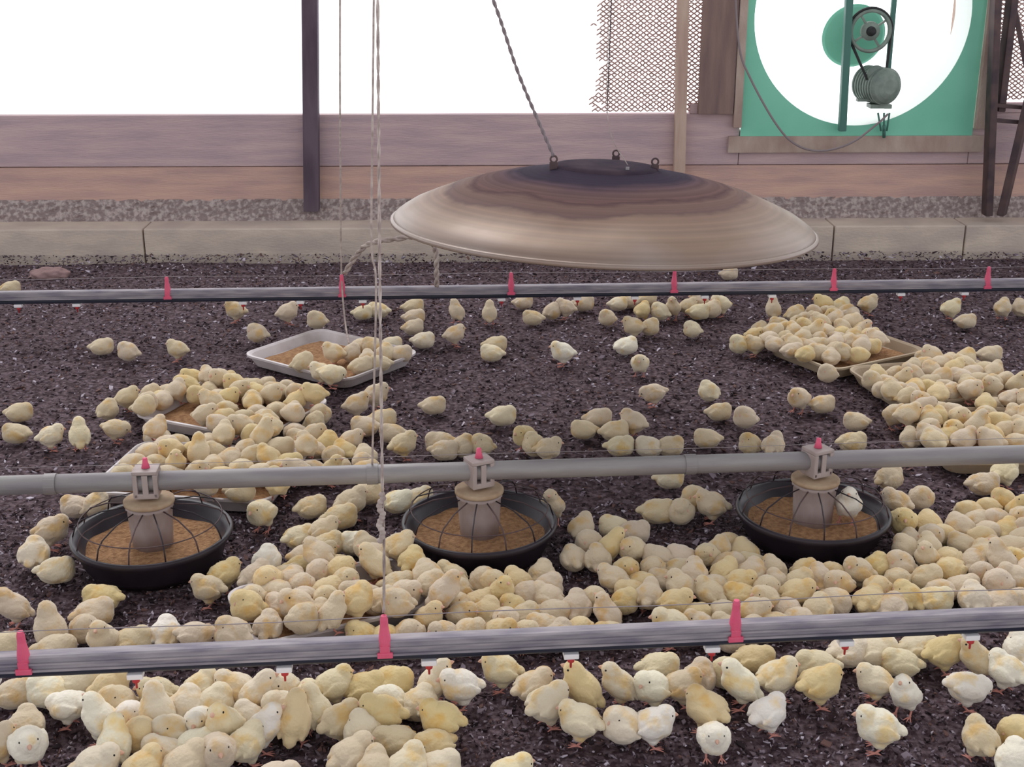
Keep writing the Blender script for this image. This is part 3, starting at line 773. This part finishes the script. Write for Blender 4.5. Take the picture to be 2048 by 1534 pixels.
CH = []   # px, py (body centre), heading deg (0 image right, 90 away), pose, tone, zone
def H(zone, txt):
    for ln in txt.strip().split(';'):
        t = ln.split()
        if not t: continue
        CH.append(dict(px=float(t[0]), py=float(t[1]), a=float(t[2]), p=t[3], tone=t[4] if len(t) > 4 else 'c', zone=zone, pile=False))
H('front_left', '''28 1378 10 h; 155 1364 0 h; 138 1403 165 p w; 50 1440 100 h; 50 1480 300 s w; 0 1474 60 s; 218 1366 20 s y; 315 1375 190 s; 398 1380 40 t; 465 1372 170 s;
205 1430 150 u; 268 1428 250 b w; 318 1425 110 u; 362 1412 80 b; 288 1458 285 b y; 235 1478 95 u; 340 1462 200 b; 402 1445 268 s w; 446 1440 255 u; 390 1482 30 h; 436 1502 290 s; 492 1478 60 s; 190 1524 10 s; 285 1530 60 s y;
372 1524 40 s; 492 1432 120 b; 528 1385 10 u; 527 1446 20 u w; 584 1432 92 u y; 627 1418 130 u; 660 1366 30 s; 668 1430 42 s; 735 1372 20 h y; 775 1362 0 h y; 786 1392 200 b w; 838 1398 60 h; 762 1426 178 s y; 724 1456 110 b; 882 1436 175 s y;
922 1368 192 s w; 866 1358 10 u; 792 1482 185 h; 866 1482 215 h y; 702 1508 42 s; 756 1536 90 s; 806 1532 70 s; 876 1534 20 h; 548 1560 0 s; 1018 1544 20 s; 1002 1332 180 s; 100 1376 180 h; 568 1378 240 s; 430 1400 30 b; 330 1490 150 h; 232 1400 200 b; 600 1385 70 b; 555 1410 190 b''')
H('front_right', '''1066 1368 20 s; 1092 1408 42 s; 1165 1372 165 u y; 1162 1440 165 s; 1244 1360 170 u; 1312 1366 180 t w; 1362 1362 20 s; 1398 1350 60 b; 1246 1448 178 b; 1304 1444 10 s w; 1414 1414 140 s y; 1430 1468 265 s w; 1486 1362 165 u w; 1536 1420 35 s w;
1320 1328 0 h; 1508 1312 0 h y; 1558 1350 12 s; 1634 1326 170 h; 1636 1366 10 s y; 1752 1356 165 s; 1800 1318 170 h; 1752 1300 0 h; 1812 1378 230 u w; 1888 1300 5 s y; 1958 1310 160 u; 2016 1338 120 s w; 2042 1296 90 b; 1934 1374 2 p w; 1758 1454 172 s w; 1960 1470 100 s;
2040 1462 200 h y; 2032 1512 60 b w; 1838 1292 0 h; 1455 1340 200 b; 1700 1300 10 h''')
H('middle_left', '''150 1008 180 h; 192 1004 40 b; 100 1058 12 s; 66 1104 90 b; 112 1136 5 h; 28 1205 195 u; 205 1193 180 h y; 187 1224 30 h; 168 1250 270 b; 100 1256 125 u; 213 1270 270 u; 256 1282 20 h; 330 1262 90 b w; 392 1270 5 p; 418 1168 178 s; 446 1138 40 s y; 14 1284 0 h; 108 1292 10 h; 466 1262 160 b''')
H('middle_centre', '''526 1022 250 s; 622 1012 20 h; 700 1002 40 s; 682 1030 10 h; 646 1056 22 s; 598 1068 30 h; 713 1080 182 h w; 534 1114 80 b w; 796 1000 10 h w; 838 996 30 h; 736 985 0 h; 1105 1003 262 u; 1314 1018 0 h; 1360 1018 260 b; 1390 992 200 b; 1425 1006 175 s; 1338 952 0 h; 966 1130 250 b; 908 1138 150 s; 655 1085 40 h;
1345 1244 175 s; 1232 1052 170 h; 1262 1062 10 h''')
H('right_middle', '''1780 956 20 b; 1842 992 250 b; 1966 964 0 h; 2010 940 40 s; 1796 1000 150 s; 1806 1040 260 s y; 1870 1195 0 h; 1950 1192 90 b; 2000 1200 0 h''')
CH.append(dict(px=1694, py=1010, a=250, p='u', tone='w', zone='pan', pile=False))
H('far_left', '''20 575 10 h; 203 690 5 h; 256 697 180 b; 355 693 170 s; 38 822 0 h; 32 862 175 h; 98 866 25 s; 157 864 110 u; 230 852 0 p; 215 814 60 b; 252 788 30 s; 472 618 170 s; 515 667 180 b; 574 624 30 s; 634 640 200 b; 725 622 0 h; 757 618 170 h''')
H('far_tray', '''605 724 10 b; 643 740 180 s; 662 748 0 p; 668 702 170 s; 702 702 30 b; 722 690 10 h; 748 690 170 h; 782 686 0 h; 736 716 90 b; 760 724 190 h; 722 730 30 h; 800 706 0 h; 770 704 60 b''')
H('centre', '''712 802 20 s; 750 784 10 s; 730 850 180 h; 764 838 0 h; 806 882 20 s; 786 862 180 h; 866 806 0 h; 882 880 180 h; 890 896 0 h; 922 886 30 b; 964 884 190 b; 1004 830 0 h; 1049 868 230 s y; 1096 892 0 s; 1068 886 130 b; 826 612 10 h; 828 632 0 h; 826 652 20 h; 913 616 120 u; 979 619 90 u; 908 662 20 s; 846 678 0 h; 990 686 0 h; 984 702 170 h;
640 824 270 b; 1126 704 180 s w''')
H('centre_right', '''1046 602 0 h; 1066 634 175 h; 1104 620 30 b; 1132 614 160 s; 1166 606 0 h; 1215 630 200 b; 1236 604 10 h; 1260 600 170 h; 1285 616 60 s y; 1292 598 0 h; 1321 620 150 b; 1346 610 250 u; 1268 648 180 s; 1300 647 0 b; 1376 608 20 s; 1400 602 160 s; 1424 616 20 b; 1442 606 200 s; 1398 622 0 h; 1385 652 180 b;
1252 690 30 h w; 1280 722 260 s; 1308 783 180 p; 1418 779 120 b; 1438 819 0 h; 1491 830 190 b; 1415 872 180 h; 1196 833 0 h; 1168 854 180 h; 1229 858 10 h; 1268 840 150 s; 1240 888 0 h; 1298 888 180 h; 1340 888 0 h; 1500 882 170 b; 1546 886 60 s''')
H('far_right', '''1547 612 90 u; 1590 624 0 b; 1648 606 180 s y; 1682 612 20 b; 1736 606 20 s; 1656 742 200 b; 1598 792 230 s; 1645 803 0 h; 1713 838 180 h; 1902 613 20 s; 1932 638 0 h; 2006 612 60 s; 2042 612 90 b; 1458 546 0 h; 1980 706 0 h; 1704 882 0 h; 1480 686 180 b; 1510 684 170 s''')
# dense huddles: polygon in the photograph, spacing in metres
def pip(x, y, P):
    c = False; j = len(P) - 1
    for i in range(len(P)):
        if (P[i][1] > y) != (P[j][1] > y) and x < (P[j][0] - P[i][0]) * (y - P[i][1]) / (P[j][1] - P[i][1]) + P[i][0]: c = not c
        j = i
    return c
for c in CH: c['w'] = atz(c['px'], c['py'], BZ[c['p']])
for _ in range(14):     # let crowded neighbours make room
    for i, a in enumerate(CH):
        for b in CH[i + 1:]:
            d = b['w'] - a['w']; d.z = 0; l = d.length
            if 1e-6 < l < .050:
                s = d * ((.050 - l) / l * .5); a['w'] = a['w'] - s; b['w'] = b['w'] + s
def huddle(zone, P, sp, tones='cccy'):
    W = [atz(x, y, .045) for x, y in P]
    x0, x1 = min(w.x for w in W), max(w.x for w in W); y0, y1 = min(w.y for w in W), max(w.y for w in W)
    for _ in range(5000):
        x = random.uniform(x0, x1); y = random.uniform(y0, y1); lift = tray_lift(x, y)
        q = proj(Vector((x, y, .038 + lift)))
        if not pip(q[0], q[1], P): continue
        if any((x - p.x) ** 2 + (y - p.y) ** 2 < .205 ** 2 for p in PANS): continue
        if any((x - c['w'].x) ** 2 + (y - c['w'].y) ** 2 < sp * sp for c in CH): continue
        CH.append(dict(px=q[0], py=q[1], a=random.uniform(0, 360), p=random.choices('hgbsut', (26, 20, 26, 16, 5, 7))[0], tone=random.choice(tones), zone=zone, pile=True, w=Vector((x, y, .04))))
huddle('near_tray', [(545, 1125), (600, 1095), (650, 1100), (700, 1130), (740, 1092), (860, 1098), (880, 1150), (960, 1185), (1010, 1120), (1060, 1110), (1110, 1140), (1110, 1190), (1180, 1185), (1250, 1235), (1262, 1262), (470, 1275), (455, 1215), (500, 1160)], .0445)
huddle('middle_pan', [(1105, 1040), (1160, 1052), (1200, 1098), (1280, 1085), (1290, 1110), (1190, 1122), (1110, 1118)], .0435)
huddle('right_huddle', [(1250, 1110), (1340, 1105), (1420, 1085), (1480, 1065), (1560, 1068), (1640, 1100), (1730, 1092), (1780, 1075), (1820, 1170), (1815, 1205), (1700, 1205), (1560, 1235), (1480, 1275), (1400, 1250), (1320, 1205), (1240, 1200), (1212, 1150)], .0435)
huddle('far_right_huddle', [(1800, 1060), (1850, 1040), (1900, 1030), (1950, 995), (2060, 985), (2060, 1200), (1960, 1180), (1850, 1178), (1835, 1150), (1795, 1120)], .0435)
huddle('left_tray', [(268, 815), (305, 775), (345, 775), (400, 748), (480, 760), (545, 768), (640, 795), (655, 830), (600, 860), (500, 875), (400, 850), (410, 800), (360, 790), (300, 815)], .048)
huddle('left_tray_front', [(245, 920), (290, 905), (310, 860), (380, 890), (460, 870), (560, 865), (600, 850), (650, 880), (690, 870), (750, 915), (770, 935), (560, 950), (240, 960)], .048)
huddle('left_tray_under', [(400, 975), (560, 970), (560, 995), (450, 1000)], .06)
huddle('right_tray_rear', [(1500, 670), (1530, 640), (1600, 640), (1620, 620), (1690, 610), (1720, 640), (1760, 690), (1720, 720), (1650, 720), (1590, 710), (1545, 690)], .0435)
huddle('right_tray_middle', [(1720, 760), (1790, 745), (1850, 712), (1930, 710), (1980, 740), (2060, 770), (2060, 820), (1960, 815), (1960, 790), (1870, 790), (1860, 815), (1800, 795)], .047)
huddle('right_tray_front', [(1785, 830), (1850, 815), (1960, 825), (2060, 820), (2060, 890), (1960, 895), (1850, 885), (1815, 870)], .0465)

for c in CH:
    if c['tone'] == 'c' and c['zone'] in ('front_left', 'front_right'): c['tone'] = random.choice('lllcw')  # front chicks toned lighter, brighter foreground light put into their colour
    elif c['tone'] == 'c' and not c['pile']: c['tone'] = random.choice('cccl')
DESC = {
 'front_left': 'left crowd below near rail', 'front_right': 'right group below near rail', 'middle_left': 'group by leftmost pan',
 'middle_centre': 'group around middle pan', 'right_middle': 'group right of rightmost pan', 'far_left': 'scatter at far left',
 'far_tray': 'group on furthest tray', 'centre': 'scatter left of centre', 'centre_right': 'scatter right of centre', 'far_right': 'scatter at far right',
 'near_tray': 'pile over nearest tray', 'middle_pan': 'huddle right of middle pan', 'right_huddle': 'pile before rightmost pan',
 'far_right_huddle': 'pile at right edge', 'left_tray': 'pile on second-left tray', 'left_tray_front': 'pile behind leftmost pan',
 'left_tray_under': 'group under feed tube', 'right_tray_rear': 'pile on rear-right tray', 'right_tray_middle': 'pile on middle-right tray',
 'right_tray_front': 'pile on front-right tray', 'pan': 'x'}
GROUP = {k: 'chicks in the ' + v for k, v in DESC.items()}
GROUP['pan'] = 'chicks of the feeder pans'
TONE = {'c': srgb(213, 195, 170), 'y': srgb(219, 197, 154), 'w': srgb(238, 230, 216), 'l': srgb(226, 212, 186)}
TW = {'l': 'pale', 'c': 'cream', 'y': 'yellowish', 'w': 'whitish'}
ORD = ['first', 'second', 'third', 'fourth', 'fifth', 'sixth', 'seventh', 'eighth', 'ninth', 'tenth', 'eleventh', 'twelfth', 'thirteenth', 'fourteenth', 'fifteenth']
def facing(a):
    a %= 360
    return ('right' if a < 45 or a >= 315 else 'away' if a < 135 else 'left' if a < 225 else 'forward')
for c in CH:
    w = c['w']; c['lift'] = tray_lift(w.x, w.y)
    if c['zone'] == 'pan': c['lift'] = .040; c['w'] = w = atz(c['px'], c['py'], .085)
    elif c['lift'] == 0 and not c['pile']: pass
    elif c['lift'] and not c['pile']:
        q = atz(c['px'], c['py'], BZ[c['p']] + c['lift']); c['w'] = w = q
    if c['pile']: c['lift'] += random.uniform(0, .008) if c['lift'] else 0
    c['scale'] = random.uniform(.90, 1.04) * (.94 if c['pile'] else 1)
    for P in PANS:      # nobody stands in the pan wall
        if c['zone'] != 'pan':
            d = Vector((w.x - P.x, w.y - P.y, 0))
            if d.length < .203: w.x, w.y = P.x + d.x / d.length * .203, P.y + d.y / d.length * .203
    q = proj(Vector((w.x, w.y, .04 + c['lift']))); c['px'], c['py'] = q
    dep = w.y
    c['score'] = (1 / dep) ** 2 * (.62 if c['pile'] else 1.0)
CH = [c for c in CH if -45 < c['px'] < 2093 and c['py'] < 1570]
CH.sort(key=lambda c: -c['score'])
single, crowd = CH[:300], CH[300:]
print('CHICKS', len(CH), 'single', len(single), 'crowd', len(crowd))
# which one is it: rows counted from the front of each group, places from the left
zones = {}
for c in CH: zones.setdefault(c['zone'], []).append(c)
for z, lst in zones.items():
    if z == 'pan': lst[0]['label'] = 'pale chick sitting inside the rightmost black feeder pan'; continue
    lst.sort(key=lambda c: -c['py']); nrow = max(1, math.ceil(len(lst) / 8)); k = math.ceil(len(lst) / nrow)
    for r in range(nrow):
        row = sorted(lst[r * k:(r + 1) * k], key=lambda c: c['px'])
        for i, c in enumerate(row):
            pos = 'leftmost' if i == 0 else 'rightmost' if i == len(row) - 1 else ORD[i] + ' from left'
            rw = '' if nrow == 1 else ('front row' if r == 0 else 'back row' if r == nrow - 1 else ORD[r] + ' row')
            c['label'] = ' '.join((TW[c['tone']] + ' chick facing ' + facing(c['a']) + ', ' + pos + (' in ' + rw if rw else '') + ' of ' + DESC[z]).split())
            nw = len(c['label'].split())
            if nw > 16: c['label'] = c['label'].replace('the ', '', 1) if nw == 17 else c['label'].replace('the ', '')
cnt = 0
for c in single:
    P = POSES[c['p']]; w = c['w']; z = gh(w.x, w.y) + .004 if c['lift'] == 0 else c['lift']
    full = (not c['pile'] and c['py'] > 960) or c['py'] > 1190
    o = bpy.data.objects.new('chick', P['hi'] if full else P['all']); C.objects.link(o)
    o.location = (w.x, w.y, z); o.rotation_euler = (random.uniform(-.06, .06), random.uniform(-.06, .06), rd(c['a'] + random.uniform(-6, 6)))
    o.scale = (c['scale'],) * 3
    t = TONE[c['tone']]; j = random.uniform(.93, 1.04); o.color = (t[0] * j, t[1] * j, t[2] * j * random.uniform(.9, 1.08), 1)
    tag(o, c['label'], 'chick', GROUP[c['zone']])
    if full:
        for nm, lst in (('beak', [P['beak']]), ('eye', P['eyes']), ('leg', P['legs'])):
            for me in lst:
                k = bpy.data.objects.new(nm, me); C.objects.link(k); k.parent = o
# the remaining, smallest ones in the distance and in the piles
import numpy as np
VS, FS, MI, TI = [], [], [], []
base = 0
cache = {}
for k, P in POSES.items():
    me = P['crowd']; v = np.empty(len(me.vertices) * 3); me.vertices.foreach_get('co', v)
    cache[k] = (v.reshape(-1, 3), [tuple(p.vertices) for p in me.polygons], [p.material_index for p in me.polygons])
for c in crowd:
    v, f, mi = cache[c['p']]; w = c['w']; z = gh(w.x, w.y) + .004 if c['lift'] == 0 else c['lift']
    M = Matrix.Translation((w.x, w.y, z)) @ Matrix.Rotation(rd(c['a']), 4, 'Z') @ Matrix.Scale(c['scale'], 4)
    A = np.array(M); VS.append(v @ A[:3, :3].T + A[:3, 3])
    FS += [tuple(i + base for i in q) for q in f]; MI += mi; base += len(v)
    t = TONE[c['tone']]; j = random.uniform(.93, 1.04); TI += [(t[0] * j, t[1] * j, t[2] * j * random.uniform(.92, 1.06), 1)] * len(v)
me = bpy.data.meshes.new('chick_crowd'); me.from_pydata(np.vstack(VS).tolist(), [], FS)
for m_ in (M_DOWNA, M_BEAK, M_EYE, M_LEG): me.materials.append(m_)
me.polygons.foreach_set('material_index', MI); me.polygons.foreach_set('use_smooth', [True] * len(FS))
ca = me.color_attributes.new('tint', 'FLOAT_COLOR', 'POINT'); ca.data.foreach_set('color', np.array(TI).ravel())
o = bpy.data.objects.new('chick_crowd', me); C.objects.link(o)
tag(o, 'many small cream chicks crowding the far trays and the farther litter', 'chicks', kind='stuff')
for P in POSES.values(): pass
